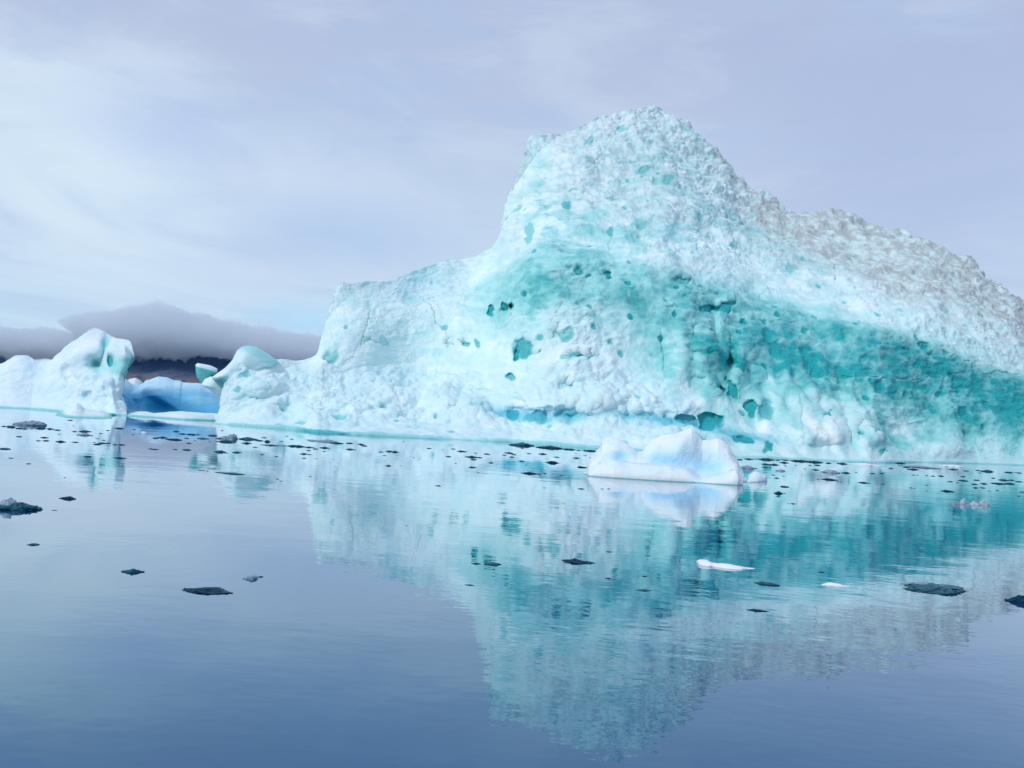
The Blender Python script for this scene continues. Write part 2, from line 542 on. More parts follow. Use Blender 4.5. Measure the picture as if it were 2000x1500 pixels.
def cloud_bank(name, top, base, D, thick, label, seed):
    """closed lens-shaped bank: rows go up the front to the crest and down the back"""
    cols, rows = 560, 96
    xs = np.linspace(top[0][0], top[-1][0], cols)
    yt = interp(xs, top); yb = interp(xs, base)
    At, Et = AE(xs, yt); Ab, Eb = AE(xs, yb)
    A = At
    V = []
    for j in range(rows):
        th = 2 * math.pi * j / rows
        u = 0.5 - 0.5 * math.cos(th)           # 0 bottom, 1 top
        E = Eb + (Et - Eb) * u
        Dd = D - thick * 0.5 * math.sin(th) * np.clip((Et - Eb) / (Et - Eb).max() * 1.6, 0.12, 1)
        V.append(np.stack([A * Dd, Dd, CAM_H + E * Dd], -1))
    V = np.array(V)
    cen = V.mean(0, keepdims=True)
    N = V - cen; N /= np.linalg.norm(N, axis=-1, keepdims=True) + 1e-6
    d = 28 * fbm(V, 110, 5, seed) + 44 * np.abs(fbm(V, 42, 3, seed + 3)) + 18 * np.abs(fbm(V, 15, 3, seed + 5)) - 12
    fade = np.clip((Et - Eb) / (Et - Eb).max() * 2, 0.1, 1)[None]
    V = V + N * (d * fade)[..., None]
    V = V.transpose(1, 0, 2)                    # columns first, ring closed
    cap0 = np.repeat(V[:1].mean(1, keepdims=True), rows, 1); cap1 = np.repeat(V[-1:].mean(1, keepdims=True), rows, 1)
    V = np.concatenate([cap0, V, cap1], 0)
    o = grid_mesh(name, V, CLOUD, closed_u=True, loc=tuple(V.reshape(-1, 3).mean(0)))
    tag(o, label, "cloud", "low clouds on the mountain")
    return o


cloud_bank("cloud", [(112, 624), (135, 616), (180, 610), (230, 602), (275, 594), (312, 590), (345, 598), (375, 611),
                     (405, 611), (440, 626), (500, 638), (560, 648), (620, 655), (700, 668), (800, 690), (900, 725)],
           [(112, 630), (150, 655), (200, 690), (260, 700), (340, 702), (420, 700), (500, 712), (620, 722), (800, 740), (900, 745)],
           2900, 420, "big mauve grey cloud with a domed top resting on the mountain", 11)
cloud_bank("cloud", [(-420, 640), (-200, 622), (-60, 630), (10, 636), (60, 641), (100, 641), (140, 650), (190, 655), (260, 668)],
           [(-420, 690), (-200, 700), (0, 697), (60, 702), (140, 708), (190, 704), (260, 690)],
           3000, 380, "low mauve grey cloud behind the white iceberg with the hooked top, at the left edge", 23)

# ------------------------------------------------------------------ the big iceberg
BIG_TOP = [(418, 829), (424, 815), (430, 795), (440, 770), (446, 752), (450, 735), (462, 722), (480, 712), (500, 705), (540, 702), (570, 703),
           (595, 698), (618, 690), (622, 682), (628, 660), (637, 636), (641, 612), (650, 585), (652, 566), (660, 556),
           (700, 552), (742, 548), (770, 546), (790, 535), (815, 527), (850, 516), (872, 510), (905, 508), (935, 500),
           (960, 484), (977, 462), (984, 430), (990, 400), (1002, 368), (1015, 330), (1024, 300), (1030, 272),
           (1040, 264), (1090, 261), (1125, 255), (1150, 240), (1160, 234), (1180, 232), (1205, 230), (1240, 218),
           (1262, 211), (1290, 212), (1312, 226), (1330, 230), (1345, 246), (1362, 270), (1385, 296), (1410, 322), (1440, 350),
           (1462, 368), (1485, 382), (1515, 398), (1550, 412), (1600, 421), (1640, 421), (1668, 423), (1690, 434),
           (1720, 446), (1732, 452), (1765, 455), (1800, 472), (1850, 497), (1880, 507), (1892, 504), (1915, 530),
           (1950, 552), (1975, 580), (2000, 590), (2040, 640), (2120, 700), (2220, 780), (2300, 860), (2330, 915)]
BIG_FOOT = [(418, 828), (500, 834), (560, 838), (620, 846), (700, 850), (800, 855), (900, 860), (1000, 864), (1100, 872),
            (1200, 879), (1300, 886), (1400, 892), (1500, 896), (1600, 900), (1700, 904), (1800, 903), (1880, 905),
            (2000, 909), (2340, 935)]


def big_Dt(px):
    off = interp(px, [(418, 63), (500, 58), (650, 50), (800, 42), (900, 37), (1000, 29), (1150, 23), (1275, 19.5), (1500, 19), (1700, 20),
                      (1900, 23), (2100, 24), (2330, 24)])
    return CAM_H * FPX / off


def big_prof(X, Y, t):
    # left and centre: mounds at the toe, shelf, then a steeper wall; right: wall that flares, hangs over, leans back
    a = np.interp(t, [0, .05, .15, .30, .45, .62, .80, 1, 1.6], [0, .10, .26, .47, .60, .68, .80, .95, 1.25])
    c = np.interp(t, [0, .05, .15, .30, .45, .56, .66, .80, 1, 1.6], [0, .025, .065, .11, .14, .18, .32, .60, .96, 1.5])
    b = np.interp(t, [0, .06, .15, .30, .45, .55, .64, .78, 1, 1.6], [0, .03, .07, .12, .16, .19, .26, .54, .98, 1.8])
    w1 = ss(X, 760, 1080)
    a = a * (1 - w1) + c * w1
    w = ss(X, 1350, 1650)
    return a * (1 - w) + b * w


def teal_band(X, Y):
    yt = interp(X, [(850, 600), (930, 566), (1000, 522), (1060, 484), (1110, 484), (1200, 505), (1300, 530), (1400, 545),
                    (1500, 575), (1600, 605), (1700, 640), (1800, 682), (1900, 712), (2000, 735), (2330, 800)])
    yb = interp(X, [(850, 604), (930, 622), (1000, 630), (1100, 610), (1200, 612), (1290, 640), (1350, 680), (1420, 700),
                    (1520, 712), (1600, 740), (1680, 770), (1760, 800), (1850, 818), (2000, 845), (2330, 880)])
    return yt, yb


CAVES = [  # x, y, rx, ry, angle, depth, clean
    (957, 606, 6, 10, 10, 1.6, .9), (987, 601, 8, 11, 15, 1.9, .95), (1000, 602, 5, 11, -5, 2.6, .9), (977, 616, 24, 14, 0, .8, .4),
    (1026, 680, 26, 22, 0, 2.2, .75), (1046, 692, 11, 8, 0, 1.5, .95), (1009, 690, 7, 12, 10, 1.0, .9),
    (1118, 706, 18, 15, 30, 2.4, .75), (1117, 717, 5, 4, 0, 1.0, 1), (1148, 702, 22, 10, 0, 1.3, .5),
    (995, 735, 11, 6, 5, 1.8, .5), (875, 672, 10, 12, 0, 2.0, .8), (910, 672, 8, 7, 0, .9, .6), (932, 672, 6, 6, 0, .7, .6),
    (1103, 752, 18, 12, 0, 1.6, .3), (1084, 655, 14, 16, 0, .9, .4), (1129, 636, 8, 6, -20, .9, .7),
    (1402, 761, 13, 10, -5, 2.0, .75), (1430, 758, 9, 14, -10, 2.0, .85), (1360, 748, 20, 14, 0, 1.4, .5), (1468, 795, 12, 11, 20, 1.8, .85),
    (1493, 800, 15, 22, 10, 2.0, .7), (1610, 815, 13, 12, 30, 2.0, .85), (1675, 848, 8, 17, 0, 1.8, .8), (1700, 850, 10, 8, 0, .9, .7),
    (1455, 740, 16, 26, 20, 1.0, .6), (1390, 822, 26, 15, 0, 2.2, .9), (1340, 822, 22, 12, 0, 1.6, .6), (1450, 856, 26, 8, 15, 1.6, .9),
    (1250, 810, 14, 9, 0, 1.6, .9), (1200, 812, 20, 7, 0, 1.2, .7), (1120, 808, 34, 8, 2, 1.7, .8), (1045, 812, 22, 8, 0, 1.3, .85),
    (1000, 808, 10, 7, 0, 1.0, .9), (1500, 872, 12, 12, 30, 1.2, .8), (1720, 885, 7, 8, 20, 1.0, .8), (1380, 602, 16, 8, 0, 1.4, .9),
    (1415, 600, 20, 12, -10, 1.7, .85), (1330, 548, 20, 10, 10, 1.5, .7), (1186, 541, 12, 8, 0, 1.3, .9), (1150, 543, 9, 6, 0, 1., .8),
    (1245, 490, 20, 12, 0, .8, .3), (1108, 402, 9, 8, 0, 1.4, .8), (1120, 374, 10, 4, 0, .7, .6), (1192, 453, 8, 9, 0, 1.4, .7),
    (1150, 450, 16, 10, 20, .9, .5), (1252, 338, 14, 8, 0, 1.2, .7), (1300, 360, 12, 10, 0, 1.0, .7), (1250, 440, 18, 11, 0, .9, .6),
    (1310, 455, 16, 16, 20, 1.4, .35), (1545, 530, 14, 12, 0, 1.2, .6), (1780, 500, 10, 16, 30, 1.3, .2), (1035, 460, 10, 22, 5, .9, .5),
    (1150, 278, 14, 8, -30, 1.2, .55), (1212, 261, 11, 6, 0, .8, .5), (1335, 255, 5, 12, -50, .7, .5), (800, 583, 20, 14, 0, .5, .25),
    (830, 535, 34, 10, -20, .5, .25), (745, 668, 18, 10, 0, .5, .3), (715, 668, 6, 5, 0, .4, .5)]


def pn(X, Y, scale, seed):
    return perlin(np.stack([X, Y, 0 * X + seed * 3.3], -1), scale, seed)


CRACKS = [(1653, 467, 1624, 506, 1.6, .5), (1630, 512, 1627, 566, 1.2, .35), (1212, 246, 1180, 300, 1.5, .3), (1330, 240, 1372, 300, 2.0, .4),
          (1700, 470, 1745, 560, 1.3, .3), (1790, 520, 1812, 640, 1.5, .3), (1900, 560, 1925, 660, 1.4, .3), (1500, 420, 1570, 470, 1.3, .3),
          (1290, 640, 1300, 740, 1.8, .4), (1100, 590, 1075, 640, 1.2, .25), (730, 590, 700, 680, 1.3, .25), (820, 560, 860, 650, 1.2, .2),
          (1600, 735, 1890, 745, 1.0, .25), (1420, 640, 1445, 720, 1.6, .4), (1560, 760, 1570, 860, 1.8, .4), (1400, 430, 1460, 500, 1.2, .3)]


def crack(X, Y, ax, ay, bx, by, w):
    L2 = (bx - ax) ** 2 + (by - ay) ** 2
    u = np.clip(((X - ax) * (bx - ax) + (Y - ay) * (by - ay)) / L2, 0, 1)
    dd = np.hypot(X - ax - u * (bx - ax), Y - ay - u * (by - ay))
    return np.exp(-(dd / w) ** 2) * np.clip(u * (1 - u) * 6, 0, 1)


def big_fx(X, Y, t):
    d = 0 * X
    X0, Y0 = X, Y
    Y = Y + 9 * pn(X, Y, 45, 3) + 4 * pn(X, Y, 16, 4)
    X = X + 9 * pn(X, Y, 45, 5) + 4 * pn(X, Y, 16, 6)
    yt, yb = teal_band(X, Y)
    mid = (yt + yb) / 2; half = (yb - yt) / 2 + 8
    k = np.exp(-((Y - mid) / (half * 1.25)) ** 2) * ss(X, 880, 1100)
    d += k * (1.2 + .5 * ss(X, 1300, 1800))                 # the melted-in band
    # bulging left buttress and curl around x 700-1000
    d -= .8 * blob(X, Y, 905, 560, 60, 150, 35)
    d -= 1.0 * blob(X, Y, 760, 610, 110, 60, 0)
    # groove on the left of the upper block
    d += 1.0 * blob(X, Y, 1062, 380, 24, 90, -8)
    d -= 1.0 * blob(X, Y, 1120, 330, 70, 70, 0)
    # toe mounds
    for x, y, sx, sy, a in ((1090, 795, 40, 18, 3), (1180, 775, 60, 26, 3.4), (1270, 780, 40, 20, 2.6), (1340, 795, 50, 18, 2.4), (1020, 770, 50, 26, 2.4),
                            (900, 790, 60, 26, 2.4), (760, 790, 90, 30, 2.2), (620, 780, 80, 30, 2.2), (520, 760, 50, 40, 1.6), (1390, 850, 60, 16, 2.2),
                            (1300, 852, 60, 14, 2.0), (1480, 850, 40, 22, 1.8), (1160, 728, 50, 18, 1.5), (1330, 720, 26, 40, 1.5)):
        d -= a * blob(X, Y, x, y, sx, sy) * (1 - .45 * ss(X, 850, 1000))
    # strip melted in just above the toe
    ym = interp(X, [(900, 800), (1000, 808), (1100, 812), (1250, 818), (1400, 835), (1520, 862)])
    d += .55 * np.exp(-((Y - ym) / 12) ** 2) * ss(X, 900, 1000) * (1 - ss(X, 1480, 1540))
    # concave fluted bowls on the right with white ribs between
    for x, y, sx, sy, ang, a in ((1375, 690, 16, 60, -8, -1.8), (1335, 650, 14, 60, 4, -1.4), (1420, 720, 12, 50, 12, 1.6), (1450, 690, 14, 50, 20, -1.0), (1395, 640, 10, 50, 0, 1.2),
                                 (1555, 800, 45, 50, -20, -2.2), (1600, 850, 70, 22, 12, -2.6), (1640, 775, 12, 50, -5, 1.6), (1650, 840, 10, 40, -25, 2.0),
                                 (1540, 745, 30, 30, 0, -1.4), (1760, 850, 60, 30, 0, 1.6), (1700, 870, 22, 22, -30, -1.0), (1850, 875, 60, 18, 0, -1.2),
                                 (1820, 860, 10, 30, 20, .8), (1900, 870, 10, 26, -10, .9), (1500, 760, 18, 30, 0, 1.2)):
        d += 1.0 * a * blob(X, Y, x, y, sx, sy, ang)
    # smooth white shoulder that sweeps down-left from the upper block
    yr = interp(X, [(700, 640), (800, 615), (880, 585), (950, 548), (1010, 508), (1080, 470), (1130, 455)])
    q = Y0 + 5 * pn(X0, Y0, 40, 9) - yr
    d -= .8 * np.exp(-(q / 55) ** 2) * ss(X0, 690, 800) * (1 - ss(X0, 1080, 1150))
    wx, wy = 7 * pn(X0, Y0, 13, 12), 7 * pn(X0, Y0, 13, 14)
    for x, y, rx, ry, ang, dep, cl in CAVES:
        d += dep * (.45 if y in (606, 601, 602) else .10 if 805 < y < 815 else .30) * disc(X0 + wx, Y0 + wy, x, y, rx, ry, ang)
    for ax, ay, bx, by, w_, a in CRACKS:
        d += a * crack(X0 + wx * .6, Y0 + wy * .6, ax, ay, bx, by, w_)
    # undercut at the waterline, left part
    d += .35 * disc(X, Y, 632, 844, 62, 7, 4, .8)
    return d


def big_disp(V0, X, Y, T):
    far = np.clip(V0[..., 1] / 75.0, .8, 3.0)        # coarser relief on the larger, higher slopes
    V = V0 / (far ** 0.6)[..., None]
    yt, yb = teal_band(X, Y)
    yt = yt - 6
    n_edge = fbm(V, 9, 4, 31)
    n_fine = fbm(V, 2.2, 4, 32)
    wob = n_edge * 18 + n_fine * 11
    fr = (Y + wob - yt) / np.maximum(yb - yt, 6)
    band = ss(fr, -0.15, 0.30) * (1 - ss(fr, 0.60, 1.65)) * ss(X + wob, 860, 1010)
    inten = interp(X, [(850, .35), (1050, .62), (1250, .66), (1400, .66), (1600, .66), (1750, .85), (1900, 1.0), (2330, 1.0)])
    band = band * inten
    lower = blob(X, Y, 1400, 745, 120, 40, 10) * .35 + blob(X, Y, 1600, 745, 60, 40, 20) * .4 + blob(X, Y, 1740, 860, 60, 26) * .45 \
        + blob(X, Y, 1300, 690, 50, 40) * .25 + blob(X, Y, 1500, 700, 110, 40, 10) * .4
    upper = blob(X, Y, 1280, 350, 90, 55, 0) * .42 + blob(X, Y, 1160, 330, 90, 18, 0) * .25 + blob(X, Y, 1100, 430, 90, 70, 0) * .36 \
        + blob(X, Y, 1260, 470, 120, 40) * .38 + blob(X, Y, 1400, 420, 70, 40) * .34 + blob(X, Y, 1060, 380, 20, 80) * .35 \
        + blob(X, Y, 1480, 460, 60, 30, 20) * .4 + blob(X, Y, 1560, 530, 80, 30, 20) * .28 + blob(X, Y, 1340, 262, 14, 40, -40) * .35
    # surface relief: cups (concave) in the clean ice, popcorn lumps on the toe, fractured lumps elsewhere
    w1, i1 = worley(V + 0.35 * perlin(V, 1.2, 77)[..., None], 1.5, 3, (1.25, 1.6, .8))
    w2, i2 = worley(V, 0.62, 9, (1.3, 1.5, .75))
    w3, i3 = worley(V + 0.8 * perlin(V, 3, 78)[..., None], 3.6, 5, (1.1, 1.6, .9))
    zone_toe = ss(Y + wob * .5, 690 + 0 * X, 745) * (1 - ss(X + (Y - 800) * -.8, 1290, 1400)) + 0.12
    zone_toe = np.clip(zone_toe, 0, 1)
    zone_cup = np.clip(band + 0.35 + 0.3 * ss(X, 1000, 1100) * (1 - ss(Y, 600, 700)), 0, 1) * (1 - zone_toe * .8)
    big = fbm(V, 7, 3, 41) * 1.1
    midn = fbm(V, 2.4, 4, 42) * 0.55
    rid = fbm(V, 3.4, 4, 43, ridged=True) * 0.5
    cups = (w1 ** 1.5 - 0.35) * 0.42 * (i1 > .35) + (w2 ** 1.5 - 0.35) * 0.20
    lumps = (0.35 - w3 ** 2) * 0.45 + (0.35 - w1 ** 2) * 0.48 + (0.3 - w2 ** 2) * 0.34 + fbm(V, .8, 3, 47) * .22
    fine = fbm(V, .7, 3, 45, ridged=True) * .13 + fbm(V, .9, 3, 46, (1.6, 1.5, .7)) * .2
    flat = 1 - 0.75 * blob(X, Y, 780, 600, 120, 70) - 0.5 * blob(X, Y, 940, 540, 45, 70)
    stri = perlin(V, 1.0, 55, (1.2, 1.5, 6)) * .5 * blob(X, Y, 1500, 760, 210, 100, 10)
    soft = .38 + .40 * ss(n_edge, -.3, .5) + .45 * (1 - ss(Y - yt, -50, 0)) * ss(X, 1000, 1300) + .15 * (1 - ss(Y - yt, -50, 0)) * ss(X, 960, 1060)
    d = big + fine * soft + (midn + rid * .7) * flat * soft + cups * zone_cup + lumps * (zone_toe * .85 + .28 * (1 - ss(Y - yt, -50, 0)) * ss(X, 1000, 1300)) + stri
    d = d * far ** 0.6
    # sparse deep round melt pits
    wp, ip = worley(V + 0.3 * perlin(V, .8, 79)[..., None], 3.0, 21)
    dens = np.clip(0.10 + 0.5 * band + 0.5 * upper + 0.25 * lower + .15 * zone_toe, 0, .55)
    rad = 0.16 + 0.16 * (ip * 7 % 1)
    pit = (1 - ss(wp, rad * .55, rad)) * (ip < dens)
    ws, is_ = worley(V, 1.5, 27)
    pit2 = (1 - ss(ws, .14, .26)) * (is_ < dens * 1.1)
    d = d - pit * 0.24 - pit2 * 0.14
    # true ice colours: clean glacier ice shows where the white weathered crust is thin
    fleck_ = ss(fine * 3 + n_fine * .6, -.35, .5)  # white flecks on the raised fine grain
    strat = perlin(V, 1.3, 88, (5, 5, .55))
    crust = ss(strat * .45 + n_fine * .8 + n_edge * .4 + (w2 - .5) * .5 - (i1 - .5) * .35, -0.45, 0.55)
    clean = band * (1.10 - 0.36 * fleck_ - .16 * crust) + upper * (0.30 + .65 * (1 - crust) - .3 * fleck_) + lower * (0.60 + .5 * (1 - crust) - .2 * fleck_) + pit * .45 + pit2 * .5
    clean = clean + 0.03 + 0.17 * (1 - crust) * (1 - zone_toe * .4) + .10 * ss(Y, 560, 700) * ss(X, 1200, 1500)
    low = (w3 > .62) * 0.0
    strip_y = interp(X, [(900, 800), (1000, 808), (1100, 812), (1250, 818), (1400, 835), (1520, 862)])
    strip = np.exp(-((Y - strip_y + wob * .25) / 10) ** 2) * ss(X, 900, 1000) * (1 - ss(X, 1480, 1540))
    cwx, cwy = 7 * pn(X, Y, 13, 12), 7 * pn(X, Y, 13, 14)
    for x, y, rx, ry, ang, dep, cl in CAVES:
        m_ = disc(X + cwx, Y + cwy, x, y, rx * 1.08, ry * 1.08, ang, .3)
        clean = np.maximum(clean, m_ * (min(1, cl * 1.15) if not 805 < y < 815 else .5))
    clean = np.maximum(clean, .85 * disc(X, Y + n_fine * 5, 632, 846, 66, 7, 5, .4))
    clean = np.maximum(clean, .5 * (1 - ss(V0[..., 2], .05, .22)))
    clean = clean + strip * .40 * (0.3 + (1 - crust))
    blue = strip * .30 + .18 * blob(X, Y, 820, 560, 60, 30) + .22 * blob(X, Y, 1310, 455, 26, 22) + .3 * disc(X, Y, 1108, 402, 9, 8) \
        + .3 * disc(X, Y, 997, 735, 10, 5, 0) + .3 * disc(X, Y, 1250, 810, 14, 9)
    blue = blue + .10 * zone_toe
    # wind-blown grit on crest and right shoulder; grey painted to dim sunlit slopes
    ytop = interp(X, BIG_TOP)
    near = 1 - ss(Y - ytop + n_fine * 14, 2, 40)
    gr = fbm(V, 1.3, 4, 61)
    wr = np.clip(ss(X, 1130, 1300) * .55 + ss(X, 1650, 1850) * .5, 0, 1)
    grit_and_grey = near * ss(gr, -.05, .55) * (0.22 + .78 * wr)
    gr2 = fbm(V, .6, 3, 64)
    grit_and_grey = grit_and_grey + .17 * ss(X, 1350, 1650) * (1 - ss(Y - yt, -110, -15)) * (.5 + .5 * ss(gr, -.4, .4) + .6 * ss(gr2, -.4, .4))
    grit_and_grey = grit_and_grey + .14 * (1 - ss(Y - yt, -120, -20)) * ss(X, 1000, 1100) * (.5 + ss(gr2, -.3, .3))  # grey veil painted on the high slopes to dim their sunlit white
    grit_and_grey = grit_and_grey + ss(X - 1280 + (Y - 212) * -0.55, 0, 90) * (1 - ss(Y - ytop, 60, 170)) * ss(gr + n_edge * .5, -.4, .6) * .5
    flute = perlin(V, 1.1, 66, (1, 1.5, 7)) * np.clip(blob(X, Y, 1480, 760, 200, 110, 12) + blob(X, Y, 1700, 850, 140, 50), 0, 1)
    clean = clean + .40 * flute
    clean = clean * (1 - np.clip(grit_and_grey, 0, .6))
    return d, {'clean': np.clip(clean, 0, 1), 'blue': np.clip(blue, 0, 1), 'grit_and_grey': np.clip(grit_and_grey, 0, .68)}


root = empty("iceberg", (10, 66, 0))
tag(root, "huge jagged iceberg with tall peak and turquoise melted band filling the right half", "iceberg")
root.location = (0, 0, 0)
big = column_mass("ice_wall", ICE, BIG_TOP, BIG_FOOT, big_Dt, big_prof, 34, 1360, 580, 419, 2328,
                  depth_fx=big_fx, disp=big_disp, back_rows=60, under=1.5, parent=root, ref=170)


# ------------------------------------------------------------------ rounded slabs (fins) of the big berg
def slab(name, outline, D, thick, mat, parent, att=None, tilt=0.0, pw=0.5, seed=3, namp=0.05, label=None):
    """closed pillow-shaped slab built from its outline; D distance, thick metres"""
    n, rings = 96, 22
    P = np.array(outline, float); c = P.mean(0)
    L = np.concatenate([P, P[:1]]); seg = np.linalg.norm(np.diff(L, axis=0), axis=1); cum = np.r_[0, np.cumsum(seg)]
    s = np.linspace(0, cum[-1], n, endpoint=False)
    O = np.stack([np.interp(s, cum, L[:, 0]), np.interp(s, cum, L[:, 1])], -1)
    O = (np.roll(O, 1, 0) + 2 * O + np.roll(O, -1, 0)) / 4
    rows = []; pr = []
    for side in (1, -1):
        rr = np.linspace(0, 1, rings) if side == 1 else np.linspace(1, 0, rings)[1:]
        for r in rr:
            Q = c + (O - c) * r
            A, E = AE(Q[:, 0], Q[:, 1])
            Dd = D - side * thick * (1 - r ** 3) ** pw * 0.5 + tilt * (Q[:, 0] - c[0]) / FPX * D
            rows.append(np.stack([A * Dd, Dd, CAM_H + E * Dd], -1)); pr.append(Q)
    V = np.array(rows); Q = np.array(pr)
    cen = V.reshape(-1, 3).mean(0)
    N = V - cen; N /= np.linalg.norm(N, axis=-1, keepdims=True) + 1e-6
    V = V + N * (namp * fbm(V, thick * 1.2, 4, seed))[..., None]
    at = {'clean': V[..., 0] * 0 + .1, 'blue': V[..., 0] * 0, 'grit_and_grey': V[..., 0] * 0}
    if att: at.update(att(Q[..., 0], Q[..., 1], V))
    o = grid_mesh(name, V, mat, at, parent, closed_u=True, loc=(0, 0, 0) if parent else tuple(cen))
    if label: o['label'] = label
    return o


slab("ice_fin", [(450, 715), (455, 700), (463, 684), (474, 676), (490, 675), (505, 679), (520, 688), (533, 697), (545, 706),
                 (530, 722), (500, 735), (470, 738), (452, 730)], 63, 4.5, ICE_FIN, root, tilt=.4,
     att=lambda X, Y, V: {'clean': np.clip(.12 + .35 * (1 - ss(Y - (672 + (X - 470) * .45), 4, 20)), 0, 1)},
     label="smooth glassy dome of ice with a sharp rounded edge")
slab("ice_fin", [(382, 712), (386, 709), (398, 711), (412, 714), (425, 720), (424, 728), (412, 733), (405, 742), (398, 752),
                 (392, 748), (385, 738), (382, 725)], 63.5, 1.6, ICE_FIN, root, tilt=.8,
     att=lambda X, Y, V: {'clean': np.clip(.75 * ss(Y - (709 + (X - 385) * .28), 5, 9), 0, 1)},
     label="small overhanging block with a white top and green underside")
slab("ice_fin", [(412, 738), (425, 728), (440, 718), (455, 702), (475, 700), (492, 715), (490, 735), (470, 745), (450, 752),
                 (434, 756), (426, 752), (418, 745)], 61.5, 3.2, ICE_FIN, root, tilt=.5, seed=9, namp=.15,
     att=lambda X, Y, V: {'clean': np.clip(.10 + .7 * ss(Y - (742 - (X - 412) * .35), 0, 6) * (1 - ss(X, 425, 465)), 0, 1)},
     label="rounded overhanging lip at the left end of the iceberg")
slab("ice_fin", [(392, 752), (400, 740), (412, 735), (425, 740), (438, 750), (460, 755), (465, 775), (450, 790), (430, 780), (410, 762)],
     62.5, 2.5, ICE_FIN, root, tilt=.3, seed=12, namp=.1)

# ------------------------------------------------------------------ left iceberg
LEFT_TOP = [(-420, 778), (-400, 740), (-300, 720), (-150, 705), (-40, 712), (0, 712), (10, 708), (22, 698), (32, 693), (42, 694), (52, 693), (62, 698),
            (70, 708), (74, 712), (90, 708), (102, 704), (108, 695), (118, 688), (128, 680), (138, 668), (148, 664), (160, 655),
            (172, 646), (185, 640), (194, 641), (204, 648), (215, 655), (230, 662), (240, 661), (250, 663), (255, 668), (258, 680),
            (259, 700), (259.5, 806), (260, 812)]
LEFT_FOOT = [(-430, 768), (-200, 780), (0, 796), (60, 799), (110, 803), (180, 808), (245, 812), (262, 813)]


def left_fx(X, Y, t):
    d = 1.0 * blob(X, Y, 205, 680, 9, 30, 12) + 1.2 * blob(X, Y, 187, 712, 16, 12, 40)
    d += 0.7 * disc(X, Y, 215, 702, 6, 13, -8, .6) - 1.2 * blob(X, Y, 165, 690, 32, 26) - 1.2 * blob(X, Y, 238, 682, 14, 22)
    d += .8 * blob(X, Y, 130, 722, 10, 14, -20) + .7 * blob(X, Y, 148, 740, 12, 8, 30) - 1.0 * blob(X, Y, 175, 760, 40, 30)
    d += .6 * blob(X, Y, 168, 772, 10, 8) + .5 * blob(X, Y, 207, 755, 5, 14, 10) + .5 * blob(X, Y, 212, 775, 7, 5)
    d -= .8 * blob(X, Y, 225, 770, 14, 30, -15) + .6 * disc(X, Y, 215, 810, 16, 2.5, 2, .5)
    return d


def left_disp(V, X, Y, T):
    n = fbm(V, 2.5, 4, 15); nf = fbm(V, .8, 4, 16)
    w, i = worley(V, 1.0, 44)
    rough = ss(X, 90, 150) * ss(Y, 715, 740)
    d = n * .35 + nf * .08 + rough * ((.5 - w) * .4 + nf * .25)
    cl = .55 * blob(X, Y, 205, 675, 7, 22, 12) + .55 * blob(X, Y, 188, 712, 15, 12, 40) + .85 * disc(X, Y, 214, 704, 5.5, 13, -8, .4) \
        + .45 * ss(X, 225, 250) * ss(Y, 690, 705) * (1 - ss(Y, 725, 750)) + .4 * blob(X, Y, 225, 715, 14, 20) + .06 \
        + .7 * disc(X, Y, 215, 811, 16, 3, 2, .5) + .5 * (1 - ss(V[..., 2], .03, .18))
    return d, {'clean': np.clip(cl + .1 * nf, 0, .9), 'blue': np.clip(.25 * blob(X, Y, 168, 772, 14, 10) + .05, 0, 1),
               'grit_and_grey': np.clip(.18 * (1 - ss(Y, 645, 675)) * ss(X, 160, 180) + .25 * blob(X, Y, 130, 722, 12, 16) * ss(nf, -.2, .4), 0, .4)}  # greyer along the right-hand crest and in one hollow


def left_warp(X, Y):
    # the right end is hooked: pinched below the overhang
    k = ss(X, 200, 259)
    return -k * (interp(Y, [(600, 0), (670, 0), (698, -5), (712, 2), (728, 14), (745, 20), (758, 22), (775, 17), (795, 13), (815, 12)]))


lroot = empty("iceberg")
tag(lroot, "white iceberg with a hooked blue green top at the left edge", "iceberg")
column_mass("ice_wall", ICE_LEFT, LEFT_TOP, LEFT_FOOT, lambda x: interp(x, [(-420, 66), (0, 66), (190, 68), (260, 63)]),
            lambda X, Y, t: np.interp(t, [0, .1, .35, .6, .8, 1], [0, .15, .4, .55, .7, 1]), 9, 560, 230, -418, 259.8,
            depth_fx=left_fx, disp=left_disp, warp=left_warp, back_rows=24, under=1.0, parent=lroot, ref=40)
column_mass("ice_foot", ICE_LEFT, [(105, 811), (108, 806), (115, 804), (125, 802), (132, 797), (142, 790), (150, 787), (158, 791), (165, 798), (180, 800),
                                   (195, 801), (205, 804), (215, 809), (222, 815)],
            [(104, 811), (125, 815), (170, 817), (224, 818)], lambda x: 59 + 0 * x,
            lambda X, Y, t: t ** 1.3, 3, 140, 50, 105.5, 221, back_rows=12, under=.5, parent=lroot,
            disp=lambda V, X, Y, T: (.12 * fbm(V, .9, 4, 5), {'clean': .05 + .6 * (1 - ss(V[..., 2], .02, .16))}))

